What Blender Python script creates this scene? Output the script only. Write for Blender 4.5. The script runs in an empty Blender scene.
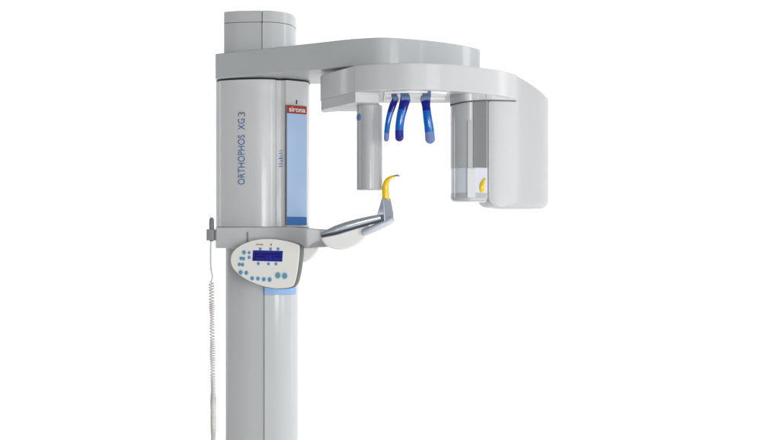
import bpy, bmesh, math, random
from mathutils import Vector, Matrix
random.seed(4)
sc = bpy.context.scene
COL = sc.collection
HZ = 1.55            # eye height of the camera
S = 0.003            # metres per photo pixel at 4 m

# ------------------------------------------------------------------ helpers
def X(px, d): return (px-390)*S*d/4
def Z(py, d): return HZ + (235-py)*S*d/4
def W(px, py, d): return Vector((X(px, d), d-4, Z(py, d)))
def PL(px, d): return (X(px, d), d-4)

def catmull(pts, n=8, closed=False):
    pts = [Vector(p) for p in pts]; out = []; N = len(pts)
    for i in range(N if closed else N-1):
        if closed: p0, p1, p2, p3 = pts[(i-1) % N], pts[i], pts[(i+1) % N], pts[(i+2) % N]
        else: p0, p1, p2, p3 = pts[max(i-1, 0)], pts[i], pts[i+1], pts[min(i+2, N-1)]
        for k in range(n):
            t = k/n
            out.append(0.5*((2*p1)+(p2-p0)*t+(2*p0-5*p1+4*p2-p3)*t*t+(3*p1-p0-3*p2+p3)*t**3))
    if not closed: out.append(pts[-1])
    return out

WL = {}
def link(name, bm, mat, parent=None, bevel=0, seg=4, smooth=True, angle=35):
    bmesh.ops.recalc_face_normals(bm, faces=bm.faces)
    me = bpy.data.meshes.new(name)
    vs = [v.co for v in bm.verts]
    c = Vector([(min(v[i] for v in vs)+max(v[i] for v in vs))/2 for i in range(3)])
    for v in bm.verts: v.co -= c
    bm.to_mesh(me); bm.free()
    for m in (mat if isinstance(mat, (list, tuple)) else [mat]): me.materials.append(m)
    o = bpy.data.objects.new(name, me); COL.objects.link(o)
    WL[o] = c
    if parent is not None:
        o.parent = parent; o.location = c-WL[parent]
    else: o.location = c
    if smooth:
        for p in me.polygons: p.use_smooth = True
    if bevel:
        b = o.modifiers.new('bevel', 'BEVEL'); b.width = bevel; b.segments = seg
        b.limit_method = 'ANGLE'; b.angle_limit = math.radians(angle); b.harden_normals = True
    elif smooth:
        me.set_sharp_from_angle(angle=math.radians(angle))
    return o

def prism(outline, z0, z1, bm=None):
    bm = bm or bmesh.new()
    f0 = z0 if callable(z0) else (lambda x, y: z0)
    f1 = z1 if callable(z1) else (lambda x, y: z1)
    a = [bm.verts.new((p[0], p[1], f0(p[0], p[1]))) for p in outline]
    b = [bm.verts.new((p[0], p[1], f1(p[0], p[1]))) for p in outline]
    n = len(a)
    for i in range(n):
        bm.faces.new((a[i], a[(i+1) % n], b[(i+1) % n], b[i]))
    bm.faces.new(a[::-1]); bm.faces.new(b)
    return bm

def frame_prism(pts, O, U, V, N, t0, t1, bm=None):
    """2-D outline (u,v) in the plane O+uU+vV, extruded from t0 to t1 along N"""
    bm = bm or bmesh.new()
    a = [bm.verts.new(O+U*p[0]+V*p[1]+N*t0) for p in pts]
    b = [bm.verts.new(O+U*p[0]+V*p[1]+N*t1) for p in pts]
    n = len(a)
    for i in range(n): bm.faces.new((a[i], a[(i+1) % n], b[(i+1) % n], b[i]))
    bm.faces.new(a[::-1]); bm.faces.new(b)
    return bm

def ellipse(cx, cy, a, b, n=24): return [(cx+a*math.cos(2*math.pi*k/n), cy+b*math.sin(2*math.pi*k/n)) for k in range(n)]
def rrect(cx, cy, w, h, r, n=5):
    out = []
    for sx, sy, a0 in ((1, 1, 0), (-1, 1, 90), (-1, -1, 180), (1, -1, 270)):
        for k in range(n+1):
            a = math.radians(a0+90*k/n)
            out.append((cx+sx*(w/2-r)+r*math.cos(a), cy+sy*(h/2-r)+r*math.sin(a)))
    return out

def tube(path, rads, bm=None, n=12, flat=1.0, caps=True, side=None):
    """sweep of an ellipse; side = direction of the wide axis"""
    bm = bm or bmesh.new(); path = [Vector(p) for p in path]; rings = []
    up = side or Vector((0, 1, 0))
    for i, p in enumerate(path):
        t = (path[min(i+1, len(path)-1)]-path[max(i-1, 0)]).normalized()
        a = (up-t*up.dot(t)).normalized(); b = t.cross(a)
        r = rads[i] if isinstance(rads, (list, tuple)) else rads
        rings.append([bm.verts.new(p+a*r*flat*math.cos(2*math.pi*k/n)+b*r*math.sin(2*math.pi*k/n)) for k in range(n)])
    for r0, r1 in zip(rings, rings[1:]):
        for k in range(n): bm.faces.new((r0[k], r0[(k+1) % n], r1[(k+1) % n], r1[k]))
    if caps: bm.faces.new(rings[0][::-1]); bm.faces.new(rings[-1])
    return bm

def text_bm(body, length, height, O, U, V, N, depth=.0006, bold=0, bm=None):
    """lettering as mesh, scaled to length x cap height, in the plane O,U,V"""
    cu = bpy.data.curves.new('t', 'FONT'); cu.body = body; cu.offset = bold; cu.resolution_u = 4
    o = bpy.data.objects.new('t', cu); COL.objects.link(o)
    dg = bpy.context.evaluated_depsgraph_get(); dg.update()
    me = bpy.data.meshes.new_from_object(o.evaluated_get(dg))
    bpy.data.objects.remove(o); bpy.data.curves.remove(cu)
    xs = [v.co.x for v in me.vertices]; ys = [v.co.y for v in me.vertices]
    x0, x1, y0, y1 = min(xs), max(xs), min(ys), max(ys)
    tmp = bmesh.new(); tmp.from_mesh(me); bpy.data.meshes.remove(me)
    for v in tmp.verts:
        u = (v.co.x-x0)/(x1-x0)*length; w = (v.co.y-y0)/(y1-y0)*height
        v.co = O+U*u+V*w+N*depth
    return tmp

# ------------------------------------------------------------------ materials
def srgb(r, g, b):
    f = lambda c: (c/12.92 if c <= .04045 else ((c+.055)/1.055)**2.4)
    return (f(r/255), f(g/255), f(b/255), 1)
def mat(name, col, rough=.4, metal=0, spec=.28, coat=0, trans=0, ior=1.45, grain=.03, scale=60, bump=.02, emit=0):
    m = bpy.data.materials.new(name); m.use_nodes = True; nt = m.node_tree; b = nt.nodes['Principled BSDF']
    col = col if len(col) == 4 else (*col, 1)
    b.inputs['Base Color'].default_value = col
    b.inputs['Metallic'].default_value = metal; b.inputs['Specular IOR Level'].default_value = spec
    b.inputs['Coat Weight'].default_value = coat; b.inputs['Coat Roughness'].default_value = .1
    b.inputs['Transmission Weight'].default_value = trans; b.inputs['IOR'].default_value = ior
    if emit:
        b.inputs['Emission Color'].default_value = col; b.inputs['Emission Strength'].default_value = emit
    tc = nt.nodes.new('ShaderNodeTexCoord'); nz = nt.nodes.new('ShaderNodeTexNoise')
    nz.inputs['Scale'].default_value = scale; nz.inputs['Detail'].default_value = 4
    nt.links.new(tc.outputs['Object'], nz.inputs['Vector'])
    mr = nt.nodes.new('ShaderNodeMapRange'); mr.inputs['To Min'].default_value = max(0, rough-.06); mr.inputs['To Max'].default_value = rough+.06
    nt.links.new(nz.outputs['Fac'], mr.inputs['Value']); nt.links.new(mr.outputs['Result'], b.inputs['Roughness'])
    if grain:
        n2 = nt.nodes.new('ShaderNodeTexNoise'); n2.inputs['Scale'].default_value = 6; n2.inputs['Detail'].default_value = 3
        nt.links.new(tc.outputs['Object'], n2.inputs['Vector'])
        mx = nt.nodes.new('ShaderNodeMix'); mx.data_type = 'RGBA'
        mx.inputs[6].default_value = (*[c*(1-grain) for c in col[:3]], 1); mx.inputs[7].default_value = (*[min(1, c*(1+grain)) for c in col[:3]], 1)
        nt.links.new(n2.outputs['Fac'], mx.inputs[0]); nt.links.new(mx.outputs[2], b.inputs['Base Color'])
    if bump:
        n3 = nt.nodes.new('ShaderNodeTexNoise'); n3.inputs['Scale'].default_value = 900
        bp = nt.nodes.new('ShaderNodeBump'); bp.inputs['Strength'].default_value = bump; bp.inputs['Distance'].default_value = .001
        nt.links.new(tc.outputs['Object'], n3.inputs['Vector'])
        nt.links.new(n3.outputs['Fac'], bp.inputs['Height']); nt.links.new(bp.outputs['Normal'], b.inputs['Normal'])
    return m
M = dict(
    grey=mat('light_grey_paint', (.48, .495, .505), .42, coat=.2),
    cover=mat('cover_grey_paint', (.57, .58, .59), .42, coat=.2),
    arm=mat('silver_grey_paint', (.47, .49, .50), .42, coat=.25),
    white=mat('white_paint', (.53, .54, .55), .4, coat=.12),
    pale=mat('white_plastic', (.80, .80, .79), .4),
    seam=mat('black_gasket', (.03, .03, .032), .6),
    smoke=mat('grey_sensor_cover', (.42, .435, .44), .22, coat=.3, grain=.01),
    pearl=mat('pearl_window', (.60, .63, .70), .2, coat=.6, grain=.01),
    slot=mat('slot_light_grey', (.40, .41, .42), .4),
    yellow=mat('yellow_plastic', (.80, .52, .02), .3, coat=.3),
    blue_panel=mat('pale_blue_panel', srgb(166, 190, 222), .3, coat=.4, grain=.02),
    blue_mid=mat('mid_blue_plastic', srgb(62, 112, 172), .35),
    blue_trim=mat('light_blue_trim', srgb(132, 168, 212), .4),
    red=mat('red_strip', srgb(160, 64, 52), .4),
    ink=mat('blue_grey_ink', srgb(74, 108, 162), .5, bump=0),
    ink_grey=mat('grey_ink', srgb(110, 108, 106), .5, bump=0),
    ink_dark=mat('dark_ink', (.04, .04, .05), .5, bump=0),
    ink_brown=mat('brown_ink', srgb(140, 95, 70), .5, bump=0),
    ink_white=mat('white_ink', (.8, .78, .76), .5, bump=0),
    tray=mat('silver_tray_paint', (.62, .635, .645), .35, coat=.25),
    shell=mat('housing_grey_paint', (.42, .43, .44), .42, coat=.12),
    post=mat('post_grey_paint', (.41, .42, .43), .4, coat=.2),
    face=mat('ivory_panel_plastic', (.74, .735, .70), .42),
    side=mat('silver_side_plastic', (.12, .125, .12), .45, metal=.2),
    screen=mat('blue_lcd', srgb(34, 34, 122), .2, coat=.5, emit=.25, grain=0, bump=0),
    lcd=mat('lcd_characters', srgb(14, 14, 62), .3, grain=0, bump=0),
    btn=mat('blue_grey_button', srgb(104, 138, 164), .4),
    btn2=mat('teal_grey_button', srgb(108, 144, 156), .4),
    halo=mat('pale_blue_print', srgb(176, 205, 225), .5, bump=0),
    navy=mat('navy_blue_plastic', srgb(22, 28, 128), .25, coat=.4),
    azure=mat('bright_blue_plastic', srgb(0, 92, 176), .25, coat=.4),
    violet=mat('pale_violet_pad', srgb(106, 120, 172), .4),
    clamp=mat('blue_grey_clamp', srgb(74, 92, 126), .4, metal=0),
    clampl=mat('pale_blue_clamp', srgb(92, 112, 150), .4, metal=0),
    chrome=mat('polished_metal', (.56, .60, .66), .26, metal=.6, bump=0, grain=.02),
    satin=mat('satin_metal', (.35, .385, .45), .32, metal=.45, bump=0),
    bar=mat('pale_translucent_bar', (.50, .54, .60), .3, coat=.3),
    bowl=mat('bowl_plastic', (.66, .66, .65), .4),
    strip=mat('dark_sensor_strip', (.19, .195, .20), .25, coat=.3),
    under=mat('dark_blue_reflection', (.05, .065, .09), .3),  # tone of the dark reflection on the chrome handle
    line=mat('seam_grey', (.10, .10, .105), .6),
    clear=mat('clear_plastic', (.80, .83, .86), .12, trans=.55, bump=0),
    dark=mat('dark_grey_plastic', (.20, .205, .21), .45),
    midg=mat('mid_grey_plastic', (.26, .27, .28), .45),
    cord=mat('pale_grey_cord', (.60, .59, .58), .5),
    back=mat('white_backdrop', (.86, .86, .86), .9, spec=.1, grain=0, bump=0),
)

def R(name, loc, label, cat):
    o = bpy.data.objects.new(name, None); COL.objects.link(o); o.location = loc; o.empty_display_size = .1
    WL[o] = Vector(loc); o['label'] = label; o['category'] = cat
    return o

# ------------------------------------------------------------------ backdrop (one white sweep)
bm = bmesh.new(); prof = [(-6, 0), (2.0, 0)]
for k in range(1, 13):
    a = math.radians(90*k/12); prof.append((2.0+1.5*math.sin(a), 1.5-1.5*math.cos(a)))
prof += [(3.5, 5.5)]
L = [bm.verts.new((-4.2, y, z)) for y, z in prof]; Rr = [bm.verts.new((6, y, z)) for y, z in prof]
for i in range(len(prof)-1): bm.faces.new((L[i], Rr[i], Rr[i+1], L[i+1]))
bd = link('backdrop', bm, M['back']); bd['kind'] = 'structure'
bd['label'] = 'plain white studio backdrop behind the x-ray machine'

# ------------------------------------------------------------------ the machine
mach = R('dental_x_ray_machine', (-.38, .05, .0), 'tall pale grey panoramic dental x-ray machine with overhead arm and blue forehead supports', 'x-ray machine')

# base plate on the floor
link('base_plate', prism(rrect(-.38, .0, .52, .5, .05), 0, .03), M['grey'], mach, .006)
# lower column
lc = [PL(226.5, 4.22), PL(226, 3.99)] + [tuple(v) for v in catmull([PL(226, 3.985), PL(227.5, 3.955), PL(243, 3.93), PL(263.2, 3.918)], 6)] + [tuple(v) for v in catmull([PL(264.4, 3.918), PL(280, 3.922), PL(291, 3.938), PL(296, 3.965), PL(298, 4.02)], 6)] + [PL(298, 4.22)]
def dedupe(p):
    o = []
    for q in p:
        if not o or (abs(q[0]-o[-1][0])+abs(q[1]-o[-1][1])) > 1e-5: o.append(q)
    return o
seam_in = [PL(263.3, 3.924), PL(264.3, 3.924)]
lc = dedupe(lc)
i = min(range(len(lc)), key=lambda k: abs(lc[k][0]-PL(264.4, 3.918)[0])+abs(lc[k][1]-PL(264.4, 3.918)[1]))
lc = lc[:i]+seam_in+lc[i:]
low = link('lower_column', prism(lc, .03, HZ-.03), M['grey'], mach, .0)
# paler front cover of the lower column below a blue trim
fc = [tuple(v) for v in catmull([PL(264.6, 3.915), PL(280, 3.919), PL(291, 3.935), PL(296, 3.961)], 6)]
fcb = [(p[0], p[1]+.006) for p in fc[::-1]]
link('front_cover', prism(fc+fcb, .04, Z(295, 3.92)), M['grey'], mach, .0)
tr = [(p[0], p[1]-.006) for p in fc]
link('blue_trim', prism(tr+fcb, Z(294.6, 3.915), Z(286, 3.915)), M['blue_trim'], mach, .0015)

# upper column above the arm
uc = [PL(224.2, 4.16)]+[PL(224, 3.93)]+[tuple(v) for v in catmull([PL(224.3, 3.905), PL(237, 3.888), PL(261.3, 3.88)], 6)]
uc += [PL(261.5, 3.8885), PL(262.3, 3.8885)]
uc += [tuple(v) for v in catmull([PL(262.5, 3.88), PL(275, 3.887), PL(286, 3.915), PL(293, 3.96), PL(296, 4.03)], 6)]+[PL(295, 4.16)]
ztop = HZ+.654
up = link('upper_column', prism(uc, HZ+.5, ztop-.0345), M['grey'], mach)
cap_o = [p for p in uc if not (PL(261.4, 3.9)[0] < p[0] < PL(262.4, 3.9)[0] and p[1] > -.115 and p[1] < -.10)]
link('column_cap', prism(cap_o, ztop-.033, ztop), M['grey'], up, .004)
link('seam', prism([(p[0]*1+.0, p[1]+.004) for p in cap_o], ztop-.036, ztop-.032), M['seam'], up)

# main cover between arm and carriage
cv = [PL(216.5, 4.16), PL(216, 3.95)]+[tuple(v) for v in catmull([PL(216.4, 3.915), PL(221, 3.882), PL(235, 3.857), PL(256, 3.843), PL(269, 3.847), PL(274.5, 3.853), PL(276, 3.859)], 6)]
cv += [tuple(v) for v in catmull([PL(276.8, 3.867), PL(281, 3.871), PL(285.2, 3.867)], 5)]
cv += [tuple(v) for v in catmull([PL(286, 3.864), PL(296, 3.885), PL(306, 3.912), PL(308.6, 3.94), PL(309.5, 4.0)], 5)]+[PL(309, 4.16)]
Hc0, Hc1 = HZ+.024, HZ+.449
cover = link('column_cover', prism(cv, Hc0, Hc1), M['cover'], mach, .0)
link('seam', prism([(p[0], p[1]+.005) for p in cv], Hc1-.001, Hc1+.006), M['seam'], cover)
# vertical lettering
a = Vector((*PL(235, 3.857), 0)); b = Vector((*PL(256, 3.843), 0)); T = (b-a).normalized(); Nn = T.cross(Vector((0, 0, 1))).normalized()
if Nn.y > 0: Nn = -Nn
d = 3.852
def on_cover(px, py, dd): return W(px, py, dd)
UP = Vector((0, 0, 1))
O = on_cover(245.0, 184.6, 3.847)
link('lettering', text_bm('ORTHOPHOS  XG', 66*S*.963, 7.2*S*.963, O, UP, -T, Nn, .001, -.002), M['ink'], cover, smooth=False)
O = on_cover(245.2, 116.4, 3.847)
link('number', text_bm('3', 4.6*S*.963, 7.2*S*.963, O, UP, -T, Nn, .001, -.006), M['ink_grey'], cover, smooth=False)
# sign panel: red head strip, pale blue field, blue foot
p0 = Vector((*PL(286.3, 3.862), 0)); p1 = Vector((*PL(306, 3.909), 0)); Ts = (p1-p0).normalized(); wS = (p1-p0).length
Ns = Ts.cross(UP).normalized()
if Ns.y > 0: Ns = -Ns
O = Vector((p0.x, p0.y, 0))
zt, zr, zb, ze = Z(105.5, 3.88), Z(113.4, 3.88), Z(217, 3.88), Z(225.2, 3.88)
def band(name, z0, z1, m, t1, par, x0=0, x1=None, bev=.0008):
    x1 = wS if x1 is None else x1
    return link(name, frame_prism([(x0, z0), (x1, z0), (x1, z1), (x0, z1)], O, Ts, UP, Ns, -.003, t1), m, par, bev, 2)
sign = band('sign_panel', zb+.0005, zr-.0005, M['blue_panel'], .004, mach)
band('head_strip', zr, zt, M['red'], .0042, sign)
band('foot_strip', ze, zb, M['blue_mid'], .0042, sign)
band('edge_shadow', ze, zt, M['dark'], .0035, sign, -.0022, -.0004, .0003)  # dark strip modelled in place of the shadow along the sign's left edge
link('lettering', text_bm('sirona', wS*.82, (zt-zr)*.62, O+Ts*wS*.09+UP*(zr+(zt-zr)*.18), Ts, UP, Ns, .0052, .012), M['ink_white'], sign, smooth=False)
bm = frame_prism([(0, 0), (.0022, 0), (.004, .012), (.0012, .012)], O+Ts*wS*.48+UP*(Z(104, 3.88)), Ts, UP, Ns, 0, .003)
link('small_mark', bm, M['ink_dark'], cover, smooth=False)
# small vertical badge in the hollow beside the sign
bm = bmesh.new()
ob = W(279.0, 168, 3.868)
for (u, v, w, h) in ((0, .003, .010, .002), (0, .011, .010, .002), (.004, .019, .008, .002), (0, .026, .011, .003), (.003, .034, .008, .0016), (0, .041, .010, .0018), (0, .049, .010, .0015)):
    frame_prism([(u, v), (u+w, v+.001), (u+w, v+h+.001), (u, v+h)], ob, Vector((1, -.05, 0)), UP, Vector((0, -1, 0)), 0, .0012, bm)
link('badge', bm, M['ink'], cover, smooth=False)

# overhead arm
armf = catmull([PL(215.3, 3.89), PL(262, 3.783), PL(310, 3.68), PL(342, 3.612), PL(365, 3.578), PL(385, 3.566), PL(410, 3.59), PL(438, 3.64), PL(462, 3.71), PL(477, 3.775)], 8)
armo = [tuple(v) for v in armf]+[tuple(v) for v in catmull([PL(480, 3.80), PL(480.3, 3.84)], 4)]+[(.24, -.08), (.10, -.03), (-.10, -.01), (-.235, .02), (-.30, .14), (-.52, .16)]
armo = dedupe(armo)
arm = link('overhead_arm', prism(armo, HZ+.455, HZ+.529), M['arm'], mach, .0035, 3, angle=40)
# turning hub between arm and rotating head
link('hub', prism([(x+.06, y-.30) for x, y in ellipse(0, 0, .12, .12, 40)], HZ+.443, HZ+.456), M['midg'], mach)

# rotating head
rf = catmull([PL(355, 3.496), PL(368, 3.474), PL(384, 3.458), PL(410, 3.446), PL(440, 3.462), PL(465, 3.502), PL(492, 3.572), PL(508, 3.635), PL(515.5, 3.685)], 8)
ro = [tuple(v) for v in rf]+[PL(517.8, 3.70), PL(518, 3.74), (.335, -.21), (-.04, -.205), (-.15, -.22), PL(322.5, 3.79), PL(320.4, 3.755), PL(320.4, 3.725), PL(322.5, 3.69), PL(330, 3.645)]
ro = dedupe(ro)
head = link('rotating_head', prism(ro, HZ+.376, HZ+.445), M['white'], mach, .003, 3, angle=40)
blk = dedupe([PL(355.2, 3.503), PL(360, 3.506), PL(379, 3.516), PL(379.2, 3.56), (-.03, -.24), (-.15, -.24), PL(323.5, 3.80), PL(321.2, 3.757), PL(321.2, 3.727), PL(323.2, 3.694), PL(330.3, 3.651)])
link('tube_mount', prism(blk, HZ+.3485, HZ+.377), M['white'], head, .002, 3, angle=40)
und = [PL(384, 3.50), PL(410, 3.475), PL(440, 3.492), PL(447, 3.505), (.15, -.25), (-.02, -.25)]
link('underside_cover', prism([tuple(v) for v in und], HZ+.371, HZ+.377), M['pale'], head, .002, 2)
bm = prism([(-.012, -.40), (.15, -.40), (.15, -.385), (-.012, -.385)], HZ+.366, HZ+.372)
link('underside_rail', bm, M['pale'], head, .001, 2)

# x-ray tube housing: oval post hanging from the mount
cx, cy = X(369.6, 3.60), -.40
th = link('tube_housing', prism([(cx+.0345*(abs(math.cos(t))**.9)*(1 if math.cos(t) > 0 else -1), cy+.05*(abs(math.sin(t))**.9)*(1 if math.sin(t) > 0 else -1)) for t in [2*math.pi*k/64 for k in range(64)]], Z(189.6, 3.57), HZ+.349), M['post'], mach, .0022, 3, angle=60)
nl = Vector((-.897, -.44, 0)).normalized(); tl = Vector((.44, -.897, 0)).normalized()
ctr = Vector((cx-.0288, cy-.0303, Z(117.2, 3.57)))
em = link('emblem', frame_prism(ellipse(0, 0, .0100, .0092), ctr, tl, UP, nl, -.006, .0022), M['blue_mid'], th, .0008, 2)
link('lettering', frame_prism([(-.002, -.0045), (.001, -.0045), (.003, .0045), (0, .0045)], ctr, tl, UP, nl, .0022, .0026), M['navy'], em, smooth=False)

# sensor head on the right
zs = lambda x, y: HZ+.351+(x-X(450, 3.56))/(X(517, 3.68)-X(450, 3.56))*.0215
mo = [tuple(v) for v in catmull([PL(450, 3.585), PL(458, 3.55), PL(468, 3.532), PL(486, 3.560), PL(502, 3.622), PL(516, 3.682)], 6)]+[(.34, -.24), (.17, -.24), PL(450.5, 3.66)]
mo = dedupe(mo); xm = X(486.6, 3.55)
mL = [p for p in mo if p[0] <= xm+.001]; mR = [p for p in mo if p[0] > xm+.001 and p[1] > -2]
iL = [p for p in mo[:-3] if p[0] <= xm+.001]; iR = [p for p in mo[:-3] if p[0] > xm+.001]
link('sensor_mount', prism(iL+[(iL[-1][0]+.0005, -.24), PL(450.5, 3.66)], lambda x, y: min(zs(x, y), HZ+.372), HZ+.3765), M['smoke'], head)
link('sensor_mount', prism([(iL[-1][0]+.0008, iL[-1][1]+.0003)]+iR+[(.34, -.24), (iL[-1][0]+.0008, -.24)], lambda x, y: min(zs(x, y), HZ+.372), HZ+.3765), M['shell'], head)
link('seam', prism([(p[0]+.0003, p[1]+.003) for p in mo], lambda x, y: min(zs(x, y), HZ+.372)-.0032, lambda x, y: min(zs(x, y), HZ+.372)+.001), M['line'], head)
def bez(P, n):
    P = [Vector(p) for p in P]
    return [tuple(P[0]*(1-t)**3+P[1]*3*t*(1-t)**2+P[2]*3*t*t*(1-t)+P[3]*t**3) for t in [k/n for k in range(n+1)]]
sb = [PL(486.6, 3.64), PL(486.8, 3.607)]+bez([PL(487.2, 3.600), PL(488.0, 3.589), PL(490, 3.589), PL(493, 3.598)], 6)[:-1]+bez([PL(493, 3.598), PL(513, 3.672), PL(545, 3.80), PL(548.4, 3.94)], 30)
sb += [(.44, .02), (.32, .02), (.25, -.2), PL(486.6, 3.66)]
sb = dedupe(sb)
xe = X(517.4, 3.68); xr = X(548, 3.88)
def round_prism(outline, z0, z1, r, n=6, r1=None):
    r1 = r if r1 is None else r1
    bm = bmesh.new(); xs_ = [p[0] for p in outline]; ys_ = [p[1] for p in outline]
    cx_, cy_ = (min(xs_)+max(xs_))/2, (min(ys_)+max(ys_))/2; w_, h_ = max(xs_)-min(xs_), max(ys_)-min(ys_); rings = []
    for top_, q in ((0, r), (1, r1)):
        for k in (range(n+1) if not top_ else range(n, -1, -1)):
            a_ = math.pi/2*k/n; o_ = q*(1-math.sin(a_)); dz = q*(1-math.cos(a_))
            fx, fy = (w_-2*o_)/w_, (h_-2*o_)/h_
            rings.append([bm.verts.new((cx_+(p[0]-cx_)*fx, cy_+(p[1]-cy_)*fy, (z1(*p)-dz) if top_ else z0+dz)) for p in outline])
    hold = [[bm.verts.new((p[0], p[1], z0+r+.002)) for p in outline], [bm.verts.new((p[0], p[1], z1(*p)-r1-.002)) for p in outline]]
    rings[n+1:n+1] = hold
    m_ = len(outline)
    for r0, r1_ in zip(rings, rings[1:]):
        for k in range(m_): bm.faces.new((r0[k], r0[(k+1) % m_], r1_[(k+1) % m_], r1_[k]))
    bm.faces.new(rings[0][::-1]); bm.faces.new(rings[-1])
    return bm
def box_top(x, y):
    t = max(0, min(1, (x-xe)/(xr-xe))); return HZ+.440-.036*t**1.15
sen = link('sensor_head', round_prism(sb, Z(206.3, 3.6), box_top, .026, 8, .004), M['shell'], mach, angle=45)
# inner sensor face: grey cover, pearl window, foot
inn = [tuple(v) for v in catmull([PL(450.6, 3.66), PL(450.8, 3.60), PL(456, 3.568), PL(467, 3.550), PL(474, 3.553), PL(487.4, 3.57)], 6)]+[PL(488, 3.68)]
d0 = 3.56
zw1, zw0, zf = Z(168, d0), Z(193, d0), Z(199.3, d0)
face = link('sensor_face', prism(inn, zw1, lambda x, y: zs(x, y)-.0022), M['smoke'], sen)
def shift(pts, k): return [(p[0]+k*.3, p[1]+k) for p in pts]
link('sensor_window', prism(shift(inn, .0015), zw0, zw1), M['pearl'], sen)
link('sensor_foot', round_prism(inn+[PL(488, 3.70), PL(452, 3.70)], Z(201.5, d0), lambda x, y: zw0, .012, 6, .0004), M['smoke'], sen, angle=60)
link('slot', prism([PL(467.6, 3.546), PL(471.6, 3.547), PL(471.6, 3.553), PL(467.6, 3.553)], zw1, Z(121, d0)), M['slot'], sen, .0012, 2)
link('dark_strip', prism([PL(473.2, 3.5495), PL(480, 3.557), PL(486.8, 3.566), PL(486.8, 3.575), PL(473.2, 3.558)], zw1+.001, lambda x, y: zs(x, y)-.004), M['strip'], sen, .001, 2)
link('window_rib', prism([PL(467.2, 3.546), PL(475.5, 3.5505), PL(475.5, 3.5555), PL(467.2, 3.5555)], Z(197.5, d0), zw1-.0005), M['white'], sen, .001, 2)
yp = catmull([W(482.6, 192, 3.562), W(481.8, 187, 3.560), W(483, 182.5, 3.562), W(485.4, 178, 3.567)], 6)
link('yellow_piece', tube(yp, [.0036, .0055, .0066, .0066, .0066, .0066, .0068, .0066, .0063, .006, .0056, .0052, .0048, .0044, .004, .0034, .0028, .0022, .0012][:len(yp)], n=10, flat=.5), M['yellow'], sen)  # small curved yellow piece at the window

# forehead / temple supports
def support(name, br, path, ws, cuts, mats, d, w_br, label):
    """bracket box, then a flat curved blade in three colours"""
    bk = link('forehead_support', frame_prism([(X(br[0], d), Z(br[2], d)), (X(br[1], d), Z(br[2], d)), (X(br[1], d), Z(88, d)), (X(br[0], d), Z(88, d))], Vector((0, d-4, 0)), Vector((1, 0, 0)), UP, Vector((0, -1, 0)), -.02, .0), M['clamp'], mach, .0012, 2)
    bk['label'] = label
    x0, y0 = path[0]
    link('joint', tube([W(x0-w_br/2, y0+.3, d), W(x0+w_br/2, y0-.9, d)], .0085, n=16, side=Vector((0, 1, 0))), M['clampl'], bk, .001, 2)
    pts = catmull([(*p, 0) for p in path], 10); n = len(pts)
    def width(t):
        k = t*(len(ws)-1); i = min(int(k), len(ws)-2); f = k-i; return ws[i]*(1-f)+ws[i+1]*f
    secs = [0]+[int(c*(n-1)) for c in cuts]+[n-1]
    nm = ('upper_blade', 'blade', 'tip_pad')
    for s in range(3):
        bm = bmesh.new(); ii = list(range(secs[s], secs[s+1]+1))
        P3 = [W(pts[i][0], pts[i][1], d)+Vector((0, -.006+.018*(i/(n-1)-.5)**2*2, 0)) for i in ii]
        rad = [width(i/(n-1))*1.13*S*d/8 for i in ii]
        if s == 2:    # round the end
            t = (P3[-1]-P3[-2]).normalized(); r = rad[-1]
            for a in (25, 50, 70, 84): P3.append(P3[len(ii)-1]+t*r*math.sin(math.radians(a))); rad.append(r*math.cos(math.radians(a)))
        tube(P3, rad, bm, n=20, flat=.55, side=Vector((0, 1, 0)))
        link(nm[s], bm, mats[s], bk, angle=50)
support('a', (391.3, 397.0, 97), [(395.6, 98.5), (392.6, 106), (389.2, 117), (387.2, 128), (386.4, 139)], (5.6, 6.2, 5.2, 4.8, 4.6), (.42, .86), (M['navy'], M['azure'], M['violet']), 3.50, 5, 'slim blue forehead support, leftmost and narrowest of the three')
support('b', (400.4, 408.8, 97), [(405.6, 98.5), (403.6, 106), (400.8, 117), (399.4, 128), (399.4, 137.5)], (9.4, 8.6, 7.8, 7.6, 7.6), (.36, .80), (M['navy'], M['azure'], M['navy']), 3.485, 9, 'blue forehead support with a dark navy tip')
support('c', (422.4, 431.0, 97), [(425.4, 98.5), (426.2, 107), (427.4, 117), (429, 128), (430.2, 139)], (9.2, 7.4, 7.8, 8.4, 8.8), (.36, .83), (M['navy'], M['azure'], M['violet']), 3.485, 9, 'blue forehead support with a pale violet tip, rightmost of the three')

# carriage with the arm that carries the chin rest
ca = [PL(215.6, 4.10), PL(215.4, 3.87)]+[tuple(v) for v in catmull([PL(216, 3.85), PL(232, 3.825), PL(250, 3.812), PL(276, 3.80), PL(300, 3.76), PL(316, 3.70), PL(330, 3.64), PL(345, 3.60)], 6)]+[PL(356, 3.62), PL(350, 3.72), PL(330, 3.85), PL(309, 3.96), PL(309, 4.10)]
bot = lambda x, y: HZ-.0385 + max(0, (x-X(300, 3.76))/(X(350, 3.6)-X(300, 3.76)))*.010
top = lambda x, y: HZ+.0225 - max(0, (x-X(290, 3.76))/(X(350, 3.6)-X(290, 3.76)))*.012
car = link('carriage', prism(dedupe(ca), bot, top), M['tray'], mach, .0035, 3, angle=40)
link('seam', prism([(x, y+.006) for x, y in cv], HZ+.020, HZ+.0245), M['midg'], car)
link('catch', frame_prism(rrect(X(247.6, 3.81), Z(237, 3.81), .004, .03, .0015), Vector((0, 3.812-4, 0)), Vector((1, 0, 0)), UP, Vector((0, -1, 0)), -.004, .0025), M['midg'], car, .0006, 2)
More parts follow.
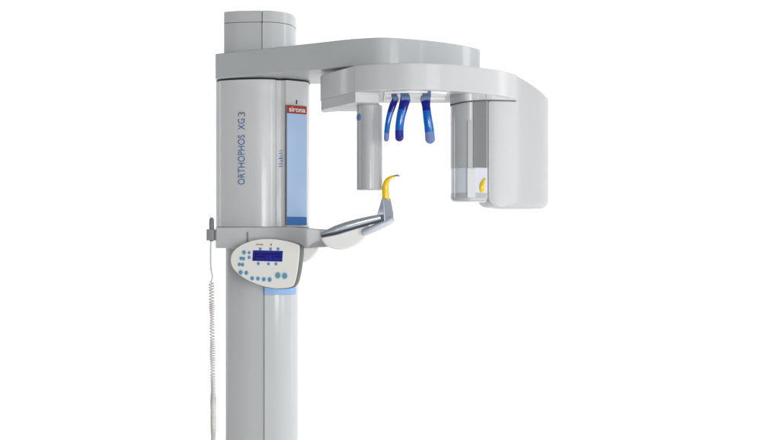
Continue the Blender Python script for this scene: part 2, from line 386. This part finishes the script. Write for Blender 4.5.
# pale bracket under the carriage, right of the panel
br = [(299, 247), (318, 247), (317.5, 251), (314, 255.5), (309.5, 260), (305, 262.5), (302, 261), (299, 256)]
link('bracket', frame_prism([(X(p, 3.78), Z(q, 3.78)) for p, q in br], Vector((0, -.22, 0)), Vector((1, 0, 0)), UP, Vector((0, -1, 0)), -.05, .0), M['bowl'], car, .005, 4)

# chin rest bowl, handle bar with modelled dark reflection, chin bar, post
bowl = [(319.6, 233.5), (329, 231), (342, 227.5), (356, 224.5), (367, 224), (369, 230), (366.5, 236.5), (359, 243.5), (350, 248), (341, 249.8), (331, 248.2), (323.5, 243)]
dB = 3.575
bo = catmull([(X(p, dB), Z(q, dB), 0) for p, q in bowl], 4, True)
cr = link('chin_rest', frame_prism([(p.x, p.y) for p in bo], Vector((0, dB-4, 0)), Vector((1, 0, 0)), UP, Vector((0, -1, 0)), -.10, .0), M['bowl'], mach, .018, 6, angle=50)
up_e = [(320.6, 232.8), (334.8, 225.6), (346, 221.6), (357, 218.6), (368, 216.2), (379.5, 214.2)]
lo_e = [(321.4, 236.4), (336, 233.6), (347, 230.4), (358, 227.2), (370, 223.8), (381.5, 220.6)]
hp = catmull([W((u[0]+l[0])/2, (u[1]+l[1])/2, 3.553) for u, l in zip(up_e, lo_e)], 8); n = len(hp)
hw = [math.hypot(u[0]-l[0], u[1]-l[1])/2*S*.89 for u, l in zip(up_e, lo_e)]
def lerp_list(L_, t):
    k = t*(len(L_)-1); i = min(int(k), len(L_)-2); return L_[i]*(1-(k-i))+L_[i+1]*(k-i)
link('handle_bar', tube(hp, [lerp_list(hw, k/(n-1))*.97 for k in range(n)], n=28, flat=1.5, side=Vector((0, 1, 0))), M['chrome'], cr, angle=50)
hp2 = catmull([W(l[0], l[1]+.2, 3.549) for l in lo_e], 8)
link('dark_reflection', tube(hp2, [.0040-.0016*k/(n-1) for k in range(n)], n=12, flat=3.2, side=Vector((0, 1, 0))), M['under'], cr, angle=50)  # dark lower reflection of the chrome handle, built as a separate strip
un = catmull([W(364.6, 232.2, 3.57), W(371, 229.6, 3.562), W(380, 225.6, 3.56), W(388, 222.0, 3.562), W(392.0, 219.6, 3.568)], 8); n = len(un)
link('chin_bar', tube(un, [.0090+.0026*math.sin(math.pi*k/(n-1))*(1-k/n) for k in range(n)], n=24, flat=1.5, side=Vector((0, 1, 0))), M['bar'], cr, .002, 3, angle=50)
# faceted post: loft between two rotated sections
bm = bmesh.new()
def sec(pxs, py):   # left, front ridge, right, back
    l, m_, r = pxs
    return [bm.verts.new(W(l, py, 3.575)), bm.verts.new(W(m_, py, 3.545)), bm.verts.new(W(r, py, 3.568)), bm.verts.new(W((l+r)/2+2, py, 3.61))]
rows = [sec((377.5, 384.4, 392.6), 222.2), sec((376.2, 384.2, 393.8), 218.2), sec((376.9, 384.0, 393.6), 213.5), sec((379.4, 383.6, 392.2), 206), sec((381.6, 383.2, 390.6), 198.4)]
for r0, r1 in zip(rows, rows[1:]):
    for k in range(4): bm.faces.new((r0[k], r0[(k+1) % 4], r1[(k+1) % 4], r1[k]))
bm.faces.new(rows[0][::-1]); bm.faces.new(rows[-1])
post = link('bite_post', bm, M['satin'], mach, .0022, 3, angle=30)

# control panel
ang = math.radians(10)
U = Vector((math.cos(ang), -math.sin(ang), 0)); Nc = Vector((-math.sin(ang), -math.cos(ang), 0))
dP = 3.70; O = Vector((X(266, dP), dP-4, 0))
def cp(px, py):   # panel-plane coordinates of a photo point
    # ray through the pixel meets the panel plane
    dirv = Vector(((px-390)*S/4, 1, (235-py)*S/4)); cam = Vector((0, -4, HZ))
    t = (O-cam).dot(Nc)/dirv.dot(Nc); q = cam+dirv*t
    return ((q-O).dot(U), q.z)
ol = [(230.6, 261), (232.3, 253), (239, 246.3), (250, 241.3), (262, 239), (276, 239.2), (289, 241.5), (297.5, 244.2), (299.4, 247), (299.0, 258), (297.2, 272), (294.6, 283), (291.8, 286.6), (284, 288.2), (272, 288), (258, 284.6), (244, 278.2), (234, 269.6)]
pts = [(p.x, p.y) for p in catmull([(*cp(*q), 0) for q in ol], 5, True)]
pan = link('control_panel', frame_prism(pts, O, U, UP, Nc, -.004, .0), M['face'], mach, .0018, 3)
pcx = sum(p[0] for p in pts)/len(pts); pcz = sum(p[1] for p in pts)/len(pts)
bm = bmesh.new(); rings = []
for t, sx, sz, ox, oz in ((-.0035, 1.0, 1.0, 0.0, 0), (-.005, 1.012, 1.015, .0006, -.0006), (-.020, 1.015, 1.02, .0016, -.0012), (-.038, .97, .95, .006, -.0005), (-.052, .84, .80, .012, .003)):
    rings.append([bm.verts.new(O+U*(pcx+(p[0]-pcx)*sx+ox)+UP*(pcz+(p[1]-pcz)*sz+oz)+Nc*t) for p in pts])
for r0, r1 in zip(rings, rings[1:]):
    for k in range(len(pts)): bm.faces.new((r0[k], r0[(k+1) % len(pts)], r1[(k+1) % len(pts)], r1[k]))
bm.faces.new(rings[0][::-1]); bm.faces.new(rings[-1])
link('panel_housing', bm, M['side'], pan, angle=60)
c0, c1 = cp(252.3, 261.3), cp(283, 250.6)
skew = [(c0[0], c0[1]+.001), (c1[0]-.002, c0[1]-.001), (c1[0], c1[1]-.0008), (c0[0]+.002, c1[1]+.0008)]
scr = link('screen', frame_prism(skew, O, U, UP, Nc, -.002, .0008), M['screen'], pan, .0004, 2)
bm = bmesh.new(); sw = c1[0]-c0[0]; sh = c1[1]-c0[1]
for row, dens in ((.60, .9), (.36, .75), (.14, .3)):
    x = c0[0]+sw*.06
    while x < c1[0]-sw*.08:
        w = random.uniform(.0012, .0028)
        if random.random() < dens:
            frame_prism(rrect(x+w/2, c0[1]+sh*(row+.08), w, sh*.15, .0003, 2), O, U, UP, Nc, .0008, .0010, bm)
        x += w+.0009
link('characters', bm, M['lcd'], scr, smooth=False)
Bt = [(140, 128, 2.0), (178, 130, 1.5), (118, 172, 1.7), (137, 174, 1.7), (178, 165, 1.6), (106, 216, 1.7), (130, 218, 1.7), (115, 275, 2.2), (157, 278, 2.0), (200, 318, 1.9), (242, 320, 1.9), (285, 325, 2.0), (328, 327, 2.2), (388, 296, 2.9), (438, 300, 2.9),
      (260, 103, 1.5), (335, 103, 1.5), (390, 103, 1.5), (245, 210, 1.5), (320, 212, 1.5), (375, 212, 1.5)]
for bx, by, r in Bt:
    q = cp(225+bx/7.333, 235+by/7.333); rr = r*S*.92
    bb = link('button', frame_prism(ellipse(q[0], q[1], rr*.86, rr, 20), O, U, UP, Nc, -.001, .0014), M['btn2'] if r > 2.5 else M['btn'], pan, .0006, 2)
    link('ring', frame_prism(ellipse(q[0], q[1], rr*1.25, rr*1.35, 20), O, U, UP, Nc, -.001, .0004), M['halo'], bb, smooth=False)
q = cp(256.2, 245.3)
link('lettering', text_bm('sirona', 7.4*S*.92, 1.9*S*.92, O+U*q[0]+UP*q[1], U, UP, Nc, .0006, .02), M['ink_brown'], pan, smooth=False)
q = cp(271.2, 244.6)
link('small_mark', frame_prism([(q[0]-.003, q[1]+.002), (q[0]+.003, q[1]+.002), (q[0]+.001, q[1]-.003), (q[0]-.001, q[1]-.003)], O, U, UP, Nc, 0, .0006), M['ink_brown'], pan, smooth=False)
# bracket joining panel to the carriage and column
link('panel_mount', prism(rrect(X(268, 3.82), -.185, .10, .12, .02), HZ-.12, HZ-.034), M['midg'], mach, .003)

# holder for the hand switch
dh = 3.87
hb = link('switch_holder', prism(rrect(X(210.9, dh), dh-4, .0235, .026, .006), Z(240.5, dh), Z(229.3, dh)), M['midg'], mach, .0015, 3)
link('lug', prism(rrect(X(215.2, dh), dh-4+.004, .012, .014, .002), Z(238.5, dh), Z(230.5, dh)), M['grey'], hb, .001, 2)

# ------------------------------------------------------------------ hand switch with coiled cord (hangs in the holder)
hs = R('hand_switch', (X(211, dh), dh-4, Z(240, dh)), 'dark grey hand switch in the side holder with a pale coiled cord hanging down', 'hand switch')
xs = X(211.6, dh); ys = dh-4
gp = tube([(xs, ys, Z(241.5, dh)), (xs, ys, Z(229, dh)), (xs, ys, Z(224, dh)), (xs, ys, Z(219.2, dh)), (xs, ys, Z(218.3, dh))], [.0055, .0072, .0074, .0066, .005], n=20, side=Vector((1, 0, 0)))
grip = link('grip', gp, M['dark'], hs, angle=50)
link('push_button', tube([(xs, ys, Z(218.4, dh)), (xs, ys, Z(217.3, dh))], .0042, n=16, side=Vector((1, 0, 0))), M['midg'], grip, .0008, 2)
stp = catmull([(X(210.8, dh), ys, Z(240.8, dh)), (X(210.6, dh), ys, Z(252, dh)), (X(210.9, dh), ys, Z(268, dh)), (X(212.4, dh), ys, Z(276, dh)), (X(211.6, dh), ys, Z(281, dh))], 8)
link('straight_cord', tube(stp, .0022, n=10), M['cord'], hs)
path = []; z = Z(280.5, dh); zend = .35; k = 0
while z > zend:
    f = (Z(280.5, dh)-z)
    pitch = .0076-.0030*max(0, min(1, (f-.24)/.10))
    cxk = X(211.4, dh)+.0022*math.sin(f*5.0)+.004*min(1, f/.45)
    a = 2*math.pi*k/14
    rad = (.0068+.0007*math.sin(f*37)+.0005*math.sin(f*91+1)) if k > 14 else .0068*k/14
    pitch *= 1+.16*math.sin(f*53)+.10*math.sin(f*117+2)
    path.append((cxk+rad*math.cos(a), ys+rad*math.sin(a), z)); z -= pitch/14; k += 1
link('coiled_cord', tube(path, .00165, n=6, side=UP), M['cord'], hs, angle=80)

# ------------------------------------------------------------------ yellow bite block in its post
bb = R('bite_block', W(385.6, 199.5, 3.565), 'small curved yellow bite block rising from the metal post of the chin rest', 'bite block')
bp_ = catmull([W(385.7, 201, 3.565), W(385.5, 193, 3.565), W(385.6, 186.5, 3.565), W(387.0, 181.2, 3.562), W(390.2, 177.8, 3.556), W(395.2, 175.8, 3.55)], 8)
n = len(bp_)
rs = [.0100, .0095, .0087, .0070, .0044, .0025]
link('stem', tube(bp_, [rs[min(4, int(k/8))]*(1-(k/8-min(4, int(k/8))))+rs[min(4, int(k/8))+1]*(k/8-min(4, int(k/8))) for k in range(n)], n=16, flat=.75), M['yellow'], bb, angle=60)
tp = catmull([W(395.0, 175.8, 3.550), W(397.0, 175.4, 3.546), W(398.8, 175.6, 3.542)], 6)
link('bite_tip', tube(tp, .0024, n=12, flat=1.6), M['midg'], bb, angle=60)

# ------------------------------------------------------------------ lamps
def area(name, loc, target, size, power, col=(1, 1, 1), sy=None):
    l = bpy.data.lights.new(name, 'AREA'); l.energy = power; l.color = col; l.shape = 'RECTANGLE'; l.size = size; l.size_y = sy or size
    o = bpy.data.objects.new(name, l); COL.objects.link(o); o.location = loc
    o.rotation_euler = (Vector(target)-Vector(loc)).to_track_quat('-Z', 'Y').to_euler(); return o
area('backdrop_lamp', (-3.3, .9, 1.9), (-.3, 3.5, 1.7), 1.0, 58, sy=2.6)
area('backdrop_lamp', (3.2, .8, 1.9), (.3, 3.5, 1.7), 1.2, 62, sy=2.6)
area('key_lamp', (4.6, -7.0, 2.0), (0, 0, 1.6), 2.4, 168, sy=2.4)
area('fill_lamp', (1.3, -7.5, 1.5), (0, 0, 1.6), 1.6, 165, sy=1.2)
area('top_lamp', (1.0, .5, 4.6), (.8, .5, 0), 2.0, 50)
area('underside_fill', (1.5, -1.1, .12), (.1, -.2, 2.0), 1.0, 14)  # unseen lamp added below the frame to brighten the undersides
area('strip_lamp', (2.9, -1.75, 1.72), (.18, -.5, 1.9), .08, 5.5, sy=3.2)

w = bpy.data.worlds.new('World'); sc.world = w; w.use_nodes = True
w.node_tree.nodes['Background'].inputs[0].default_value = (1, 1, 1, 1); w.node_tree.nodes['Background'].inputs[1].default_value = .12

cam = bpy.data.cameras.new('camera'); co = bpy.data.objects.new('camera', cam); COL.objects.link(co)
co.location = (0, -4, HZ); co.rotation_euler = (math.radians(90), 0, 0)
cam.sensor_width = 36; cam.lens = 36*(4/S)/780; cam.shift_y = 15/780; cam.clip_end = 100
sc.camera = co
sc.view_settings.view_transform = 'Standard'; sc.view_settings.look = 'None'; sc.view_settings.exposure = .31; sc.view_settings.gamma = 1
